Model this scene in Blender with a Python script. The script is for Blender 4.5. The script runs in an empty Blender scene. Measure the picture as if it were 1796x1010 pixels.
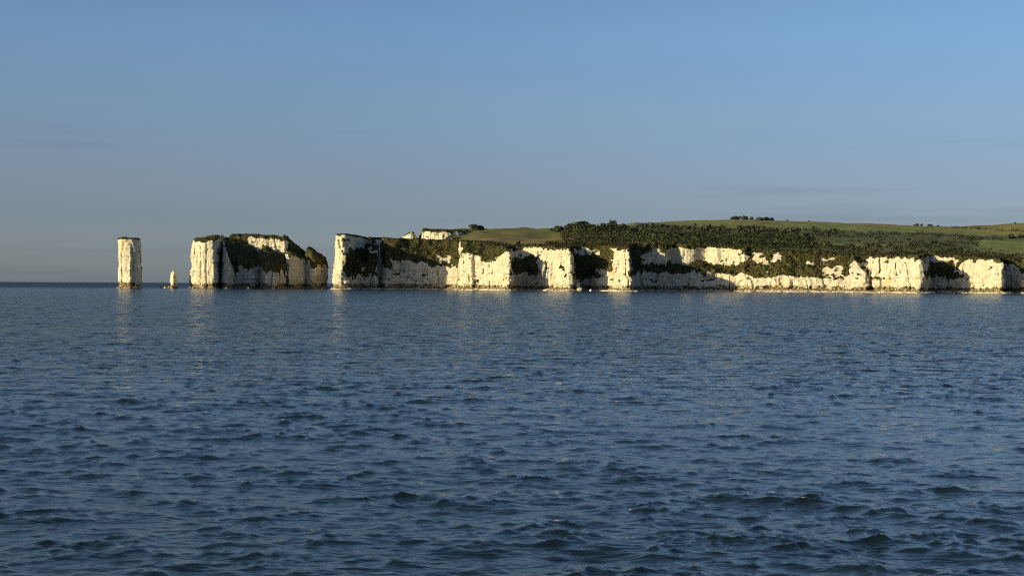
import bpy, math
import numpy as np
from mathutils import Vector, Matrix

# ------------------------------------------------------------------ camera, sky, sun
sc = bpy.context.scene
COL = sc.collection
CAM_H = 3.5                     # eye height above the water (a boat's deck)
F = 2467.0                      # focal length in photo pixels (1796 wide)
CX = 898.0
EYE_C, EYE_S = 498.3, 0.0052    # eye-level row at the centre and its tilt
cam = bpy.data.cameras.new('camera'); cam.sensor_width = 36.0; cam.lens = 36.0 * F / 1796.0
cam.clip_start = 0.5; cam.clip_end = 60000.0
camo = bpy.data.objects.new('camera', cam); COL.objects.link(camo); sc.camera = camo
pitch = math.radians(90) - math.atan2(505.0 - EYE_C, F)
camo.matrix_world = (Matrix.Translation((0, 0, CAM_H)) @ Matrix.Rotation(pitch, 4, 'X')
                     @ Matrix.Rotation(math.atan(EYE_S), 4, 'Z'))

SUN_EL = math.radians(14.5)
SUN_AZ = math.radians(240.0)    # clockwise from the view direction: behind the left shoulder
w = bpy.data.worlds.new('World'); sc.world = w; w.use_nodes = True
wn = w.node_tree; bg = wn.nodes['Background']
sky = wn.nodes.new('ShaderNodeTexSky'); sky.sky_type = 'NISHITA'; sky.sun_disc = False
sky.sun_elevation = SUN_EL; sky.sun_rotation = SUN_AZ
sky.air_density = 0.70; sky.dust_density = 1.0; sky.ozone_density = 3.2
bg.inputs[1].default_value = 0.10
# thin far-off cloud streaks, the same all round the sky
geo = wn.nodes.new('ShaderNodeTexCoord'); mp = wn.nodes.new('ShaderNodeMapping')
mp.inputs['Scale'].default_value = (2.6, 2.6, 60.0); mp.inputs['Location'].default_value = (0.35, 0.0, 0.3)
cn = wn.nodes.new('ShaderNodeTexNoise'); cn.inputs['Scale'].default_value = 1.0
cn.inputs['Detail'].default_value = 5.0; cn.inputs['Roughness'].default_value = 0.55
cr = wn.nodes.new('ShaderNodeValToRGB')
cr.color_ramp.elements[0].position = 0.52; cr.color_ramp.elements[0].color = (1, 1, 1, 1)
cr.color_ramp.elements[1].position = 0.74; cr.color_ramp.elements[1].color = (0.80, 0.785, 0.825, 1)
mul = wn.nodes.new('ShaderNodeMix'); mul.data_type = 'RGBA'; mul.blend_type = 'MULTIPLY'
mul.inputs[0].default_value = 1.0
wn.links.new(geo.outputs['Generated'], mp.inputs[0]); wn.links.new(mp.outputs[0], cn.inputs['Vector'])
wn.links.new(cn.outputs[0], cr.inputs[0])
wn.links.new(sky.outputs[0], mul.inputs[6]); wn.links.new(cr.outputs[0], mul.inputs[7])
sx = wn.nodes.new('ShaderNodeSeparateXYZ'); wn.links.new(geo.outputs['Generated'], sx.inputs[0])
hm = wn.nodes.new('ShaderNodeMath'); hm.operation = 'MULTIPLY'; hm.inputs[1].default_value = 5.0
wn.links.new(sx.outputs[2], hm.inputs[0])
hr = wn.nodes.new('ShaderNodeValToRGB'); he = hr.color_ramp.elements
HAZE = [(0.0, (0.92, 0.92, 1.0)), (1.0, (0.82, 0.76, 0.80)), (2.6, (0.75, 0.65, 0.66)), (4.6, (0.88, 0.73, 0.70)), (7.0, (1.00, 0.89, 0.81)), (10.0, (1.08, 1.05, 0.99))]
while len(he) < len(HAZE): he.new(0.5)
for q, (d_, c_) in zip(he, HAZE): q.position = math.sin(math.radians(d_)) * 5.0; q.color = (*c_, 1)
wn.links.new(hm.outputs[0], hr.inputs[0])
mu2 = wn.nodes.new('ShaderNodeMix'); mu2.data_type = 'RGBA'; mu2.blend_type = 'MULTIPLY'; mu2.inputs[0].default_value = 1.0
cl = wn.nodes.new('ShaderNodeMapRange'); cl.inputs['From Min'].default_value = 0.075; cl.inputs['From Max'].default_value = 0.115
cl.inputs['To Min'].default_value = 1.0; cl.inputs['To Max'].default_value = 0.15
wn.links.new(sx.outputs[2], cl.inputs['Value']); wn.links.new(cl.outputs[0], mul.inputs[0])
wn.links.new(mul.outputs[2], mu2.inputs[6]); wn.links.new(hr.outputs[0], mu2.inputs[7])
wn.links.new(mu2.outputs[2], bg.inputs[0])

sl = bpy.data.lights.new('sun', 'SUN'); sl.energy = 5.0; sl.angle = math.radians(0.5)
sl.color = (1.0, 0.83, 0.45)
so = bpy.data.objects.new('sun', sl); COL.objects.link(so)
sdir = Vector((math.sin(SUN_AZ) * math.cos(SUN_EL), math.cos(SUN_AZ) * math.cos(SUN_EL), math.sin(SUN_EL)))
so.rotation_euler = sdir.to_track_quat('Z', 'Y').to_euler(); so.location = (-300, -200, 200)

vs = sc.view_settings
vs.view_transform = 'Standard'; vs.look = 'None'; vs.exposure = 0.42; vs.gamma = 1.0; vs.use_curve_mapping = False

sc.cycles.use_denoising = False; sc.cycles.filter_width = 1.1

# ------------------------------------------------------------------ survey helpers: bearing and distance to metres
def eye_row(px): return EYE_C + EYE_S * (np.asarray(px, float) - CX)
def wx(px, d): return np.asarray(d, float) * (np.asarray(px, float) - CX) / F
def wz(px, py, d): return CAM_H - (np.asarray(py, float) - eye_row(px)) * np.asarray(d, float) / F
def bearing(x, y): return CX + F * x / y
def row_of(x, y, z): return eye_row(bearing(x, y)) + (CAM_H - z) * F / y
def plan(pts): return np.array([(float(wx(a, d)), float(d)) for a, d in pts])

rng = np.random.default_rng(7)

# ------------------------------------------------------------------ noise
LAT = rng.random((48, 48, 48)).astype(np.float32) * 2 - 1
def vnoise(x, y, z=0.0, seed=0):
    x = np.asarray(x, np.float32) + seed * 7.13; y = np.asarray(y, np.float32) + seed * 3.71
    z = np.asarray(z, np.float32) + np.float32(seed * 5.37) + np.zeros_like(x)
    xi = np.floor(x).astype(np.int32); yi = np.floor(y).astype(np.int32); zi = np.floor(z).astype(np.int32)
    fx = x - xi; fy = y - yi; fz = z - zi
    fx = fx * fx * (3 - 2 * fx); fy = fy * fy * (3 - 2 * fy); fz = fz * fz * (3 - 2 * fz)
    x0 = xi % 48; x1 = (xi + 1) % 48; y0 = yi % 48; y1 = (yi + 1) % 48; z0 = zi % 48; z1 = (zi + 1) % 48
    c00 = LAT[x0, y0, z0] * (1 - fx) + LAT[x1, y0, z0] * fx
    c10 = LAT[x0, y1, z0] * (1 - fx) + LAT[x1, y1, z0] * fx
    c01 = LAT[x0, y0, z1] * (1 - fx) + LAT[x1, y0, z1] * fx
    c11 = LAT[x0, y1, z1] * (1 - fx) + LAT[x1, y1, z1] * fx
    return (c00 * (1 - fy) + c10 * fy) * (1 - fz) + (c01 * (1 - fy) + c11 * fy) * fz
def fbm(x, y, z=0.0, seed=0, oct=3):
    s = 0; a = 1.0
    for k in range(oct):
        s = s + a * vnoise(x * 2 ** k, y * 2 ** k, z * 2 ** k, seed + k * 11); a *= 0.5
    return s

# ------------------------------------------------------------------ mesh helpers
def build(name, verts, faces, mat, parent=None, smooth=True, kind=None, tint=None, nrm=None):
    verts = np.ascontiguousarray(verts, np.float32); faces = np.ascontiguousarray(faces, np.int32)
    me = bpy.data.meshes.new(name); k = faces.shape[1]; n = len(faces)
    me.vertices.add(len(verts)); me.vertices.foreach_set('co', verts.ravel())
    me.loops.add(n * k); me.loops.foreach_set('vertex_index', faces.ravel())
    me.polygons.add(n); me.polygons.foreach_set('loop_start', np.arange(0, n * k, k, dtype=np.int32))
    me.polygons.foreach_set('use_smooth', np.full(n, smooth))
    if tint is not None:
        a = me.attributes.new('tint', 'FLOAT_COLOR', 'POINT')
        c = np.ones((len(verts), 4), np.float32); c[:, :3] = tint
        a.data.foreach_set('color', c.ravel())
    if nrm is not None:
        a = me.attributes.new('leaf_normal', 'FLOAT_VECTOR', 'POINT'); a.data.foreach_set('vector', np.ascontiguousarray(nrm, np.float32).ravel())
    me.update(calc_edges=True); me.validate()
    me.materials.append(mat)
    o = bpy.data.objects.new(name, me); COL.objects.link(o)
    if parent is not None: o.parent = parent
    if kind: o['kind'] = kind
    return o
def empty(name, loc=(0, 0, 0)):
    o = bpy.data.objects.new(name, None); COL.objects.link(o); o.location = loc; return o
def tag(o, label, cat, group=None):
    o['label'] = label; o['category'] = cat
    if group: o['group'] = group
    return o
def compact(verts, faces):
    u, inv = np.unique(faces.ravel(), return_inverse=True)
    return verts[u], inv.reshape(faces.shape), u

def surface_nets(f, org, h):
    s = f > 0
    c = np.zeros(tuple(n - 1 for n in f.shape), np.int8)
    corners = [(i, j, k) for i in (0, 1) for j in (0, 1) for k in (0, 1)]
    for i, j, k in corners:
        c += s[i:f.shape[0] - 1 + i, j:f.shape[1] - 1 + j, k:f.shape[2] - 1 + k]
    act = (c > 0) & (c < 8); ii = np.argwhere(act)
    idx = np.full(act.shape, -1, np.int32); idx[act] = np.arange(len(ii))
    acc = np.zeros((len(ii), 3)); cnt = np.zeros(len(ii))
    val = {cc: f[ii[:, 0] + cc[0], ii[:, 1] + cc[1], ii[:, 2] + cc[2]] for cc in corners}
    for a in corners:
        for ax in range(3):
            if a[ax]: continue
            b = list(a); b[ax] = 1; b = tuple(b)
            fa, fb = val[a], val[b]; m = (fa > 0) != (fb > 0)
            t = np.where(m, fa / np.where(m, fa - fb, 1), 0)
            for q in range(3): acc[:, q] += np.where(m, a[q] + (t if q == ax else 0), 0)
            cnt += m
    V = np.asarray(org) + (ii + acc / cnt[:, None]) * np.asarray(h)
    out = []
    for ax in range(3):
        b1, b2 = (ax + 1) % 3, (ax + 2) % 3
        lo = [slice(None)] * 3; hi = [slice(None)] * 3
        lo[ax] = slice(0, -1); hi[ax] = slice(1, None)
        ch = s[tuple(lo)] != s[tuple(hi)]
        e = np.argwhere(ch)
        ok = (e[:, b1] > 0) & (e[:, b1] < f.shape[b1] - 1) & (e[:, b2] > 0) & (e[:, b2] < f.shape[b2] - 1)
        e = e[ok]; ins = s[e[:, 0], e[:, 1], e[:, 2]]
        q = []
        for d1, d2 in ((1, 1), (0, 1), (0, 0), (1, 0)):
            g = e.copy(); g[:, b1] -= d1; g[:, b2] -= d2
            q.append(idx[g[:, 0], g[:, 1], g[:, 2]])
        q = np.stack(q, 1); q[~ins] = q[~ins][:, ::-1]
        out.append(q)
    return V, np.concatenate(out)
def face_normals(V, Q):
    n = np.cross(V[Q[:, 2]] - V[Q[:, 0]], V[Q[:, 3]] - V[Q[:, 1]])
    return n / np.maximum(np.linalg.norm(n, axis=1, keepdims=True), 1e-9)
def vert_normals(V, Q, fn):
    vn = np.zeros_like(V)
    for k in range(4): np.add.at(vn, Q[:, k], fn)
    return vn / np.maximum(np.linalg.norm(vn, axis=1, keepdims=True), 1e-9)
def smooth_nz(V, Q, fn, it):
    a = fn[:, 2].copy(); cnt = np.bincount(Q.ravel(), minlength=len(V))
    for _ in range(it):
        v = np.bincount(Q.ravel(), weights=np.repeat(a, 4), minlength=len(V)) / np.maximum(cnt, 1); a = v[Q].mean(1)
    return a
def poly_sdf(P, x, y):
    """positive inside"""
    d2 = np.full(x.shape, 1e12); ins = np.zeros(x.shape, bool)
    for a, b in zip(P, np.roll(P, -1, 0)):
        e = b - a; t = np.clip(((x - a[0]) * e[0] + (y - a[1]) * e[1]) / (e @ e), 0, 1)
        d2 = np.minimum(d2, (x - a[0] - t * e[0]) ** 2 + (y - a[1] - t * e[1]) ** 2)
        if a[1] != b[1]:
            ins ^= ((a[1] > y) != (b[1] > y)) & (x < (b[0] - a[0]) * (y - a[1]) / (b[1] - a[1]) + a[0])
    return np.where(ins, 1, -1) * np.sqrt(d2)
def smin(a, b, k):
    h = np.clip(0.5 + 0.5 * (b - a) / k, 0, 1); return b * (1 - h) + a * h - k * h * (1 - h)

# ------------------------------------------------------------------ materials
def mat_new(name, rough=0.9):
    m = bpy.data.materials.new(name); m.use_nodes = True
    nt = m.node_tree; b = nt.nodes['Principled BSDF']; b.inputs['Roughness'].default_value = rough
    b.inputs['Specular IOR Level'].default_value = 0.2
    return m, nt, b
def node(nt, t, **kw):
    n = nt.nodes.new(t)
    for k, v in kw.items():
        if k in n.inputs: n.inputs[k].default_value = v
        else: setattr(n, k, v)
    return n
def noise_tex(nt, scale, detail=4, rough=0.55, mscale=(1, 1, 1), rot=0.0):
    tc = node(nt, 'ShaderNodeNewGeometry'); mp = node(nt, 'ShaderNodeMapping'); mp.inputs['Scale'].default_value = mscale; mp.inputs['Rotation'].default_value = (0, 0, rot)
    n = node(nt, 'ShaderNodeTexNoise', Scale=scale, Detail=detail, Roughness=rough)
    nt.links.new(tc.outputs['Position'], mp.inputs[0]); nt.links.new(mp.outputs[0], n.inputs['Vector'])
    return n.outputs[0]
def ramp(nt, fac, stops):
    r = node(nt, 'ShaderNodeValToRGB'); e = r.color_ramp.elements
    while len(e) < len(stops): e.new(0.5)
    for q, (p, c) in zip(e, stops):
        q.position = p; q.color = (*c, 1) if len(c) == 3 else c
    nt.links.new(fac, r.inputs[0]); return r.outputs[0]
def mix(nt, a, b, fac, mode='MIX'):
    m = node(nt, 'ShaderNodeMix', data_type='RGBA', blend_type=mode)
    for s, i in ((a, 6), (b, 7), (fac, 0)):
        if hasattr(s, 'is_linked'): nt.links.new(s, m.inputs[i])
        else: m.inputs[i].default_value = s if i == 0 else (*s, 1)
    return m.outputs[2]
def bump(nt, b, h, dist, strength=1.0):
    n = node(nt, 'ShaderNodeBump', Strength=strength, Distance=dist)
    nt.links.new(h, n.inputs['Height']); nt.links.new(n.outputs[0], b.inputs['Normal'])

def make_chalk():
    m, nt, b = mat_new('chalk', 0.95)
    c = ramp(nt, noise_tex(nt, 0.35, 5, 0.6, (1, 1, 0.35)), [(0.26, (0.32, 0.28, 0.20)), (0.40, (0.55, 0.51, 0.40)), (0.60, (0.64, 0.60, 0.475))])
    st = ramp(nt, noise_tex(nt, 0.9, 3, 0.6, (1, 1, 0.14)), [(0.52, (1, 1, 1)), (0.68, (0.52, 0.42, 0.28))])
    c = mix(nt, c, st, 0.5, 'MULTIPLY')
    sp_ = ramp(nt, noise_tex(nt, 1.9, 4, 0.75, (1, 1, 0.8)), [(0.34, (0.38, 0.33, 0.24)), (0.44, (1, 1, 1))])
    c = mix(nt, c, sp_, 0.5, 'MULTIPLY')
    rust = ramp(nt, noise_tex(nt, 0.11, 3, 0.6), [(0.60, (0, 0, 0)), (0.72, (1, 1, 1))])
    c = mix(nt, c, (0.62, 0.42, 0.22), rust)
    bed = ramp(nt, noise_tex(nt, 1.0, 2, 0.5, (0.05, 0.05, 1.5)), [(0.60, (1, 1, 1)), (0.70, (0.72, 0.68, 0.60))])
    c = mix(nt, c, bed, 0.6, 'MULTIPLY')
    nt.links.new(c, b.inputs['Base Color'])
    bump(nt, b, noise_tex(nt, 1.1, 6, 0.65, (1, 1, 0.7)), 1.1, 0.9)
    return m
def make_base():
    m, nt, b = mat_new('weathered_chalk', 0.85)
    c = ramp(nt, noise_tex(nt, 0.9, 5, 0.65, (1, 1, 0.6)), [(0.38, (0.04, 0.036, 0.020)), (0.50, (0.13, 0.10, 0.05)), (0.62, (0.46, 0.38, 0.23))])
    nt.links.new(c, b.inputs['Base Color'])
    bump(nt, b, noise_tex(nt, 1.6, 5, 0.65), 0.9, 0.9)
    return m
def make_shore():
    m, nt, b = mat_new('shore_chalk', 0.8)
    c = ramp(nt, noise_tex(nt, 0.7, 5, 0.65, (1, 1, 2)), [(0.36, (0.07, 0.06, 0.04)), (0.47, (0.42, 0.37, 0.28)), (0.6, (0.70, 0.66, 0.57))])
    nt.links.new(c, b.inputs['Base Color'])
    bump(nt, b, noise_tex(nt, 2.2, 5, 0.65), 0.5, 0.8)
    return m
def make_turf(name, cols, sc1=0.16, bd=0.5):
    m, nt, b = mat_new(name, 0.95)
    c = ramp(nt, noise_tex(nt, sc1, 6, 0.68), cols)
    v = ramp(nt, noise_tex(nt, 1.4, 3, 0.7), [(0.3, (0.55, 0.55, 0.55)), (0.7, (1.25, 1.25, 1.2))])
    c = mix(nt, c, v, 1.0, 'MULTIPLY')
    nt.links.new(c, b.inputs['Base Color'])
    bump(nt, b, noise_tex(nt, 1.3, 5, 0.7), bd, 0.9)
    return m
def make_leaf(name):
    m, nt, b = mat_new(name, 0.8)
    a = node(nt, 'ShaderNodeAttribute', attribute_name='tint')
    nt.links.new(a.outputs['Color'], b.inputs['Base Color'])
    a2 = node(nt, 'ShaderNodeAttribute', attribute_name='leaf_normal')
    vt = node(nt, 'ShaderNodeVectorTransform', vector_type='NORMAL', convert_from='OBJECT', convert_to='WORLD')
    vm = node(nt, 'ShaderNodeVectorMath', operation='NORMALIZE')
    nt.links.new(a2.outputs['Vector'], vt.inputs[0]); nt.links.new(vt.outputs[0], vm.inputs[0]); nt.links.new(vm.outputs[0], b.inputs['Normal'])
    return m
def make_ground():
    m, nt, b = mat_new('field_ground', 0.95)
    a = node(nt, 'ShaderNodeAttribute', attribute_name='tint')
    v = ramp(nt, noise_tex(nt, 0.05, 6, 0.62, (1, 0.35, 1)), [(0.3, (0.72, 0.74, 0.7)), (0.7, (1.2, 1.18, 1.1))])
    c = mix(nt, a.outputs['Color'], v, 1.0, 'MULTIPLY')
    nt.links.new(c, b.inputs['Base Color'])
    bump(nt, b, noise_tex(nt, 0.35, 5, 0.65), 0.5, 0.7)
    return m
CHALK = make_chalk(); BASE = make_base(); SHORE = make_shore()
TURF = make_turf('turf', [(0.3, (0.055, 0.050, 0.020)), (0.5, (0.085, 0.085, 0.030)), (0.68, (0.13, 0.10, 0.042))])
SCRUB = make_turf('scrub', [(0.32, (0.036, 0.040, 0.014)), (0.5, (0.072, 0.072, 0.024)), (0.68, (0.120, 0.086, 0.036))])
LEAF = make_leaf('leaf'); GROUND = make_ground()
def simple(name, col, rough=0.6):
    m, nt, b = mat_new(name, rough)
    n = ramp(nt, noise_tex(nt, 6, 3), [(0.3, tuple(0.85 * q for q in col)), (0.7, col)])
    nt.links.new(n, b.inputs['Base Color']); return m
WHITEP = simple('white_plastic', (0.8, 0.8, 0.78), 0.35); DARKM = simple('dark_rubber', (0.04, 0.04, 0.04), 0.6)
BARK = simple('bark', (0.10, 0.075, 0.05), 0.95)

# ------------------------------------------------------------------ the sea
def sea_tile(L, N, lmin, lmax, wind_deg, slope, seed, spread, peak):
    r = np.random.default_rng(seed)
    k1 = np.fft.fftfreq(N, L / N) * 2 * np.pi
    kx, ky = np.meshgrid(k1, k1, indexing='ij'); k = np.hypot(kx, ky); k[0, 0] = 1e-6
    kp = 2 * np.pi / peak
    S = np.exp(-1.25 * (kp / k) ** 2) * k ** -4.0
    th = np.arctan2(ky, kx) - math.radians(wind_deg)
    S *= (spread + (1 - spread) * np.cos(th) ** 2) * ((k > 2 * np.pi / lmax) & (k < 2 * np.pi / lmin))
    S[0, 0] = 0
    A = np.sqrt(S) * (r.normal(size=(N, N)) + 1j * r.normal(size=(N, N)))
    sx = np.real(np.fft.ifft2(1j * kx * A)); sy = np.real(np.fft.ifft2(1j * ky * A))
    g = slope / math.sqrt((sx ** 2 + sy ** 2).mean()); A *= g
    out = []
    for cut in (0.0, 0.6, 2.0):
        B = A * (k < (2 * np.pi / cut if cut else 1e9))
        out.append((np.real(np.fft.ifft2(B)).astype(np.float32),
                    np.real(np.fft.ifft2(1j * kx / k * B)).astype(np.float32),
                    np.real(np.fft.ifft2(1j * ky / k * B)).astype(np.float32)))
    return L, N, out
def tile_at(tile, x, y, lev, rot):
    L, N, out = tile; c, s = math.cos(rot), math.sin(rot)
    u = (c * x + s * y) / L * N; v = (-s * x + c * y) / L * N
    ui = np.floor(u).astype(np.int64); vi = np.floor(v).astype(np.int64); fu = u - ui; fv = v - vi
    a = ui % N; a1 = (ui + 1) % N; b = vi % N; b1 = (vi + 1) % N
    def g(T): return (T[a, b] * (1 - fu) + T[a1, b] * fu) * (1 - fv) + (T[a, b1] * (1 - fu) + T[a1, b1] * fu) * fv
    r = [0, 0, 0]
    for q in range(3):
        t = [g(out[l][q]) for l in range(3)]
        r[q] = t[0] * lev[0] + t[1] * lev[1] + t[2] * lev[2]
    return r[0], c * r[1] - s * r[2], s * r[1] + c * r[2]
def make_sea():
    fine = np.linspace(-29, 29, 600); side = np.linspace(29, 331, 32)[1:-1]
    ang = np.radians(np.concatenate([fine, side]))
    rad = [2.0]
    while rad[-1] < 760: rad.append(rad[-1] + max(0.05, 0.0038 * rad[-1]) * (3 if rad[-1] < 11 else 1))
    while rad[-1] < 14000: rad.append(rad[-1] * 1.03)
    rad = np.array(rad)
    R, A = np.meshgrid(rad, ang, indexing='ij')
    x = R * np.sin(A); y = R * np.cos(A)
    T1 = sea_tile(61.0, 1024, 0.16, 20, 80, 0.126, 3, 0.14, 2.6)
    T2 = sea_tile(23.0, 1024, 0.08, 3, 100, 0.152, 5, 0.16, 0.7)
    dr = np.gradient(rad)[:, None] + 0 * A
    t = np.clip(np.log(dr / 0.45) / np.log(5), 0, 1); t2 = np.clip(np.log(dr / 2.2) / np.log(4), 0, 1)
    lev = ((1 - t), t * (1 - t2), t2)
    h1 = tile_at(T1, x, y, lev, 0.0); h2 = tile_at(T2, x, y, lev, 0.37)
    amp = (0.92 + 0.3 * vnoise(x / 60, y / 90, 0, 4) + 0.25 * vnoise(x / 9, y / 14, 0, 5)) * np.clip(1.15 - R / 2600, 0.0, 1)
    amp = amp * np.where(np.abs(A) > math.radians(29.01), 0.3, 1)
    # ripples gather on the crests and in gusty patches, leaving smoother water between
    env = np.clip(0.85 + 0.5 * h1[0] / h1[0].std() + 0.4 * vnoise(x / 5, y / 7, 0, 31) + 0.5 * vnoise(x / 24, y / 36, 0, 32), 0.45, 1.9)
    h2 = [q * env for q in h2]
    z = (h1[0] + h2[0]) * amp
    dx = (h1[1] + h2[1]) * amp; dy = (h1[2] + h2[2]) * amp
    ch = 1.3
    V = np.stack([x + ch * dx, y + ch * dy, z], -1)
    foam = np.zeros_like(z)
    # whitecaps: only the few steepest, highest crests
    zs = z / (np.std(z[(R > 15) & (R < 80)]))
    foam = np.clip((zs - 3.6) * 0.8, 0, 0.40) * (R < 400)
    nr, na = R.shape
    i = np.arange(nr - 1)[:, None]; j = np.arange(na)[None, :]; j1 = (j + 1) % na
    Q = np.stack([i * na + j, i * na + j1, (i + 1) * na + j1, (i + 1) * na + j], -1).reshape(-1, 4)[:, ::-1]
    m, nt, b = mat_new('sea_water', 0.06)
    b.inputs['IOR'].default_value = 1.333; b.inputs['Specular IOR Level'].default_value = 0.5
    at = node(nt, 'ShaderNodeAttribute', attribute_name='tint')
    c = mix(nt, (0.005, 0.011, 0.014), (0.007, 0.016, 0.019), noise_tex(nt, 0.03, 3))
    fo = node(nt, 'ShaderNodeMath', operation='ADD'); sp = node(nt, 'ShaderNodeSeparateColor'); nt.links.new(at.outputs['Color'], sp.inputs[0]); nt.links.new(sp.outputs[0], fo.inputs[0]); nt.links.new(noise_tex(nt, 9.0, 5, 0.7), fo.inputs[1])
    fm = ramp(nt, fo.outputs[0], [(0.86, (0, 0, 0)), (0.99, (0.8, 0.8, 0.8))])
    c = mix(nt, c, (0.70, 0.72, 0.70), fm)
    nt.links.new(c, b.inputs['Base Color'])
    n1 = noise_tex(nt, 1.0, 4, 0.62, (0.75, 1.25, 1)); n2 = noise_tex(nt, 1.0, 3, 0.55, (1.5, 4.6, 1), 0.30); n3 = noise_tex(nt, 1.0, 3, 0.55, (2.4, 7.5, 1), -0.22)
    b1 = node(nt, 'ShaderNodeBump', Strength=1.0, Distance=0.22); nt.links.new(sp.outputs[1], b1.inputs['Strength']); nt.links.new(n1, b1.inputs['Height'])
    b2 = node(nt, 'ShaderNodeBump', Strength=1.0, Distance=0.032); nt.links.new(n2, b2.inputs['Height'])
    b0 = node(nt, 'ShaderNodeBump', Distance=1.5); nt.links.new(noise_tex(nt, 0.5, 4, 0.6, (0.7, 1.3, 1)), b0.inputs['Height'])
    nt.links.new(sp.outputs[1], b0.inputs['Strength']); nt.links.new(b0.outputs[0], b1.inputs['Normal'])
    nt.links.new(b1.outputs[0], b2.inputs['Normal']); b3 = node(nt, 'ShaderNodeBump', Strength=1.0, Distance=0.014); nt.links.new(n3, b3.inputs['Height'])
    nt.links.new(b2.outputs[0], b3.inputs['Normal']); nt.links.new(b3.outputs[0], b.inputs['Normal'])
    tf = np.interp(R, [45, 90, 200, 400, 700, 1100], [0.0, 0.08, 0.18, 0.22, 0.22, 0.85])
    tb = np.clip(np.log(dr / 0.12) / np.log(5), 0, 1)
    rm = node(nt, 'ShaderNodeMapRange'); rm.inputs['To Min'].default_value = 0.06; rm.inputs['To Max'].default_value = 0.45
    nt.links.new(sp.outputs[2], rm.inputs['Value']); nt.links.new(rm.outputs[0], b.inputs['Roughness'])
    o = build('sea', V.reshape(-1, 3), Q, m, kind='structure', tint=np.stack([foam, tb, tf], -1).reshape(-1, 3))
    o['label'] = 'choppy dark blue sea stretching to the horizon'
    return o
make_sea()

# ------------------------------------------------------------------ chalk surface relief (metres, subtracted from the wall)
def relief(x, y, z, seed=0, amt=1.0, batter=0.07):
    fl = vnoise(x / 4.2, y / 4.2, z / 16, seed) * 1.2 + vnoise(x / 9.5, y / 9.5, z / 40, seed + 6) * 1.5
    md = vnoise(x / 1.9, y / 1.9, z / 4.0, seed + 3) * 0.9
    sm = vnoise(x / 0.95, y / 0.95, z / 1.1, seed + 5) * 0.62
    cr = np.clip(0.10 - np.abs(vnoise(x / 5.5, y / 5.5, z / 30, seed + 8)), 0, 1) * 17.0
    bd = vnoise(x / 25, y / 25, z / 0.9, seed + 2) * 0.42
    notch = np.clip(1 - np.abs(z - 2.0) / 1.6, 0, 1) * 1.3
    foot = np.clip(1.2 - z, 0, 2) * 1.3
    return amt * (fl + md + sm + bd + cr) + notch - foot + batter * z

# ------------------------------------------------------------------ sea stacks and the chalk island
def solid(blocks, h, pad, zmax, seed, batter=0.07):
    """blocks: (plan polygon, top points [(bearing, row, distance)...], rounding, relief amount)"""
    allp = np.concatenate([b[0] for b in blocks])
    x0, y0 = allp.min(0) - pad; x1, y1 = allp.max(0) + pad
    gx = np.arange(x0, x1, h); gy = np.arange(y0, y1, h); gz = np.arange(-2.5, zmax, h)
    X, Y = np.meshgrid(gx, gy, indexing='ij')
    Zg = gz[None, None, :]; f = None; own = None
    X3 = np.broadcast_to(X[:, :, None], X.shape + (len(gz),)); Y3 = np.broadcast_to(Y[:, :, None], X3.shape)
    Z3 = np.broadcast_to(Zg, X3.shape)
    rel = relief(X3, Y3, Z3, seed, 1.0, batter)
    for bi, (P, top, k, amt) in enumerate(blocks):
        D = poly_sdf(P, X, Y)
        T = np.array([(wx(a, d), d, wz(a, r, d)) for a, r, d in top])
        if len(T) == 1: tz = np.full(X.shape, T[0, 2])
        else:
            M = np.c_[T[:, :2], np.ones(len(T))]; co, *_ = np.linalg.lstsq(M, T[:, 2], rcond=None)
            tz = co[0] * X + co[1] * Y + co[2]
            gn = math.sqrt(1 + co[0] ** 2 + co[1] ** 2)
        if len(T) == 1: gn = 1.0
        tz = tz + fbm(X / 3.2, Y / 3.2, 0, seed + bi, 3) * 0.8
        g = smin(D[:, :, None] - amt * rel, (tz[:, :, None] - Z3) / gn, k)
        if f is None: f = g; own = np.zeros(f.shape, np.int8)
        else:
            own = np.where(g > f, bi, own); f = np.maximum(f, g)
    V, Q = surface_nets(f.astype(np.float32), (x0, y0, -2.5), h)
    fn = face_normals(V, Q); C = V[Q].mean(1)
    ci = np.clip(((C - 0.3 * fn * h - np.array([x0, y0, -2.5])) / h).round().astype(int), 0, np.array(f.shape) - 1)
    return V, Q, fn, C, own[ci[:, 0], ci[:, 1], ci[:, 2]]

def leaf_cards(C, size, r, up=0.4, tint=None, out=None):
    """small leaf-spray quads at points C with random facing"""
    n = len(C)
    nrm = r.normal(size=(n, 3)); nrm[:, 2] = np.abs(nrm[:, 2]) + up; nrm /= np.linalg.norm(nrm, axis=1, keepdims=True)
    t = np.cross(nrm, r.normal(size=(n, 3))); t /= np.linalg.norm(t, axis=1, keepdims=True); b = np.cross(nrm, t)
    s = (size * r.uniform(0.6, 1.35, n))[:, None]; e = r.uniform(0.55, 1.0, n)[:, None]
    global ONRM
    ONRM = np.repeat(nrm * 0.45 + (0 if out is None else out), 4, 0)
    V = np.stack([C - t * s, C - b * s * e + nrm * s * 0.25, C + t * s, C + b * s * e - nrm * s * 0.15], 1).reshape(-1, 3)
    Q = np.arange(4 * n).reshape(-1, 4)
    return V, Q, None if tint is None else np.repeat(tint, 4, 0)

LEAFCOL = np.array([(0.038, 0.046, 0.014), (0.060, 0.068, 0.020), (0.070, 0.078, 0.024), (0.078, 0.070, 0.026), (0.098, 0.074, 0.031)])
def leaf_tint(C, r, cols=LEAFCOL, seed=0, scale=14.0):
    v = vnoise(C[:, 0] / scale, C[:, 1] / scale, C[:, 2] / scale, seed) * 0.5 + 0.5
    i = np.clip((v * len(cols) + r.normal(0, 0.7, len(C))).astype(int), 0, len(cols) - 1)
    return cols[i] * r.uniform(0.7, 1.3, (len(C), 1))

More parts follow.
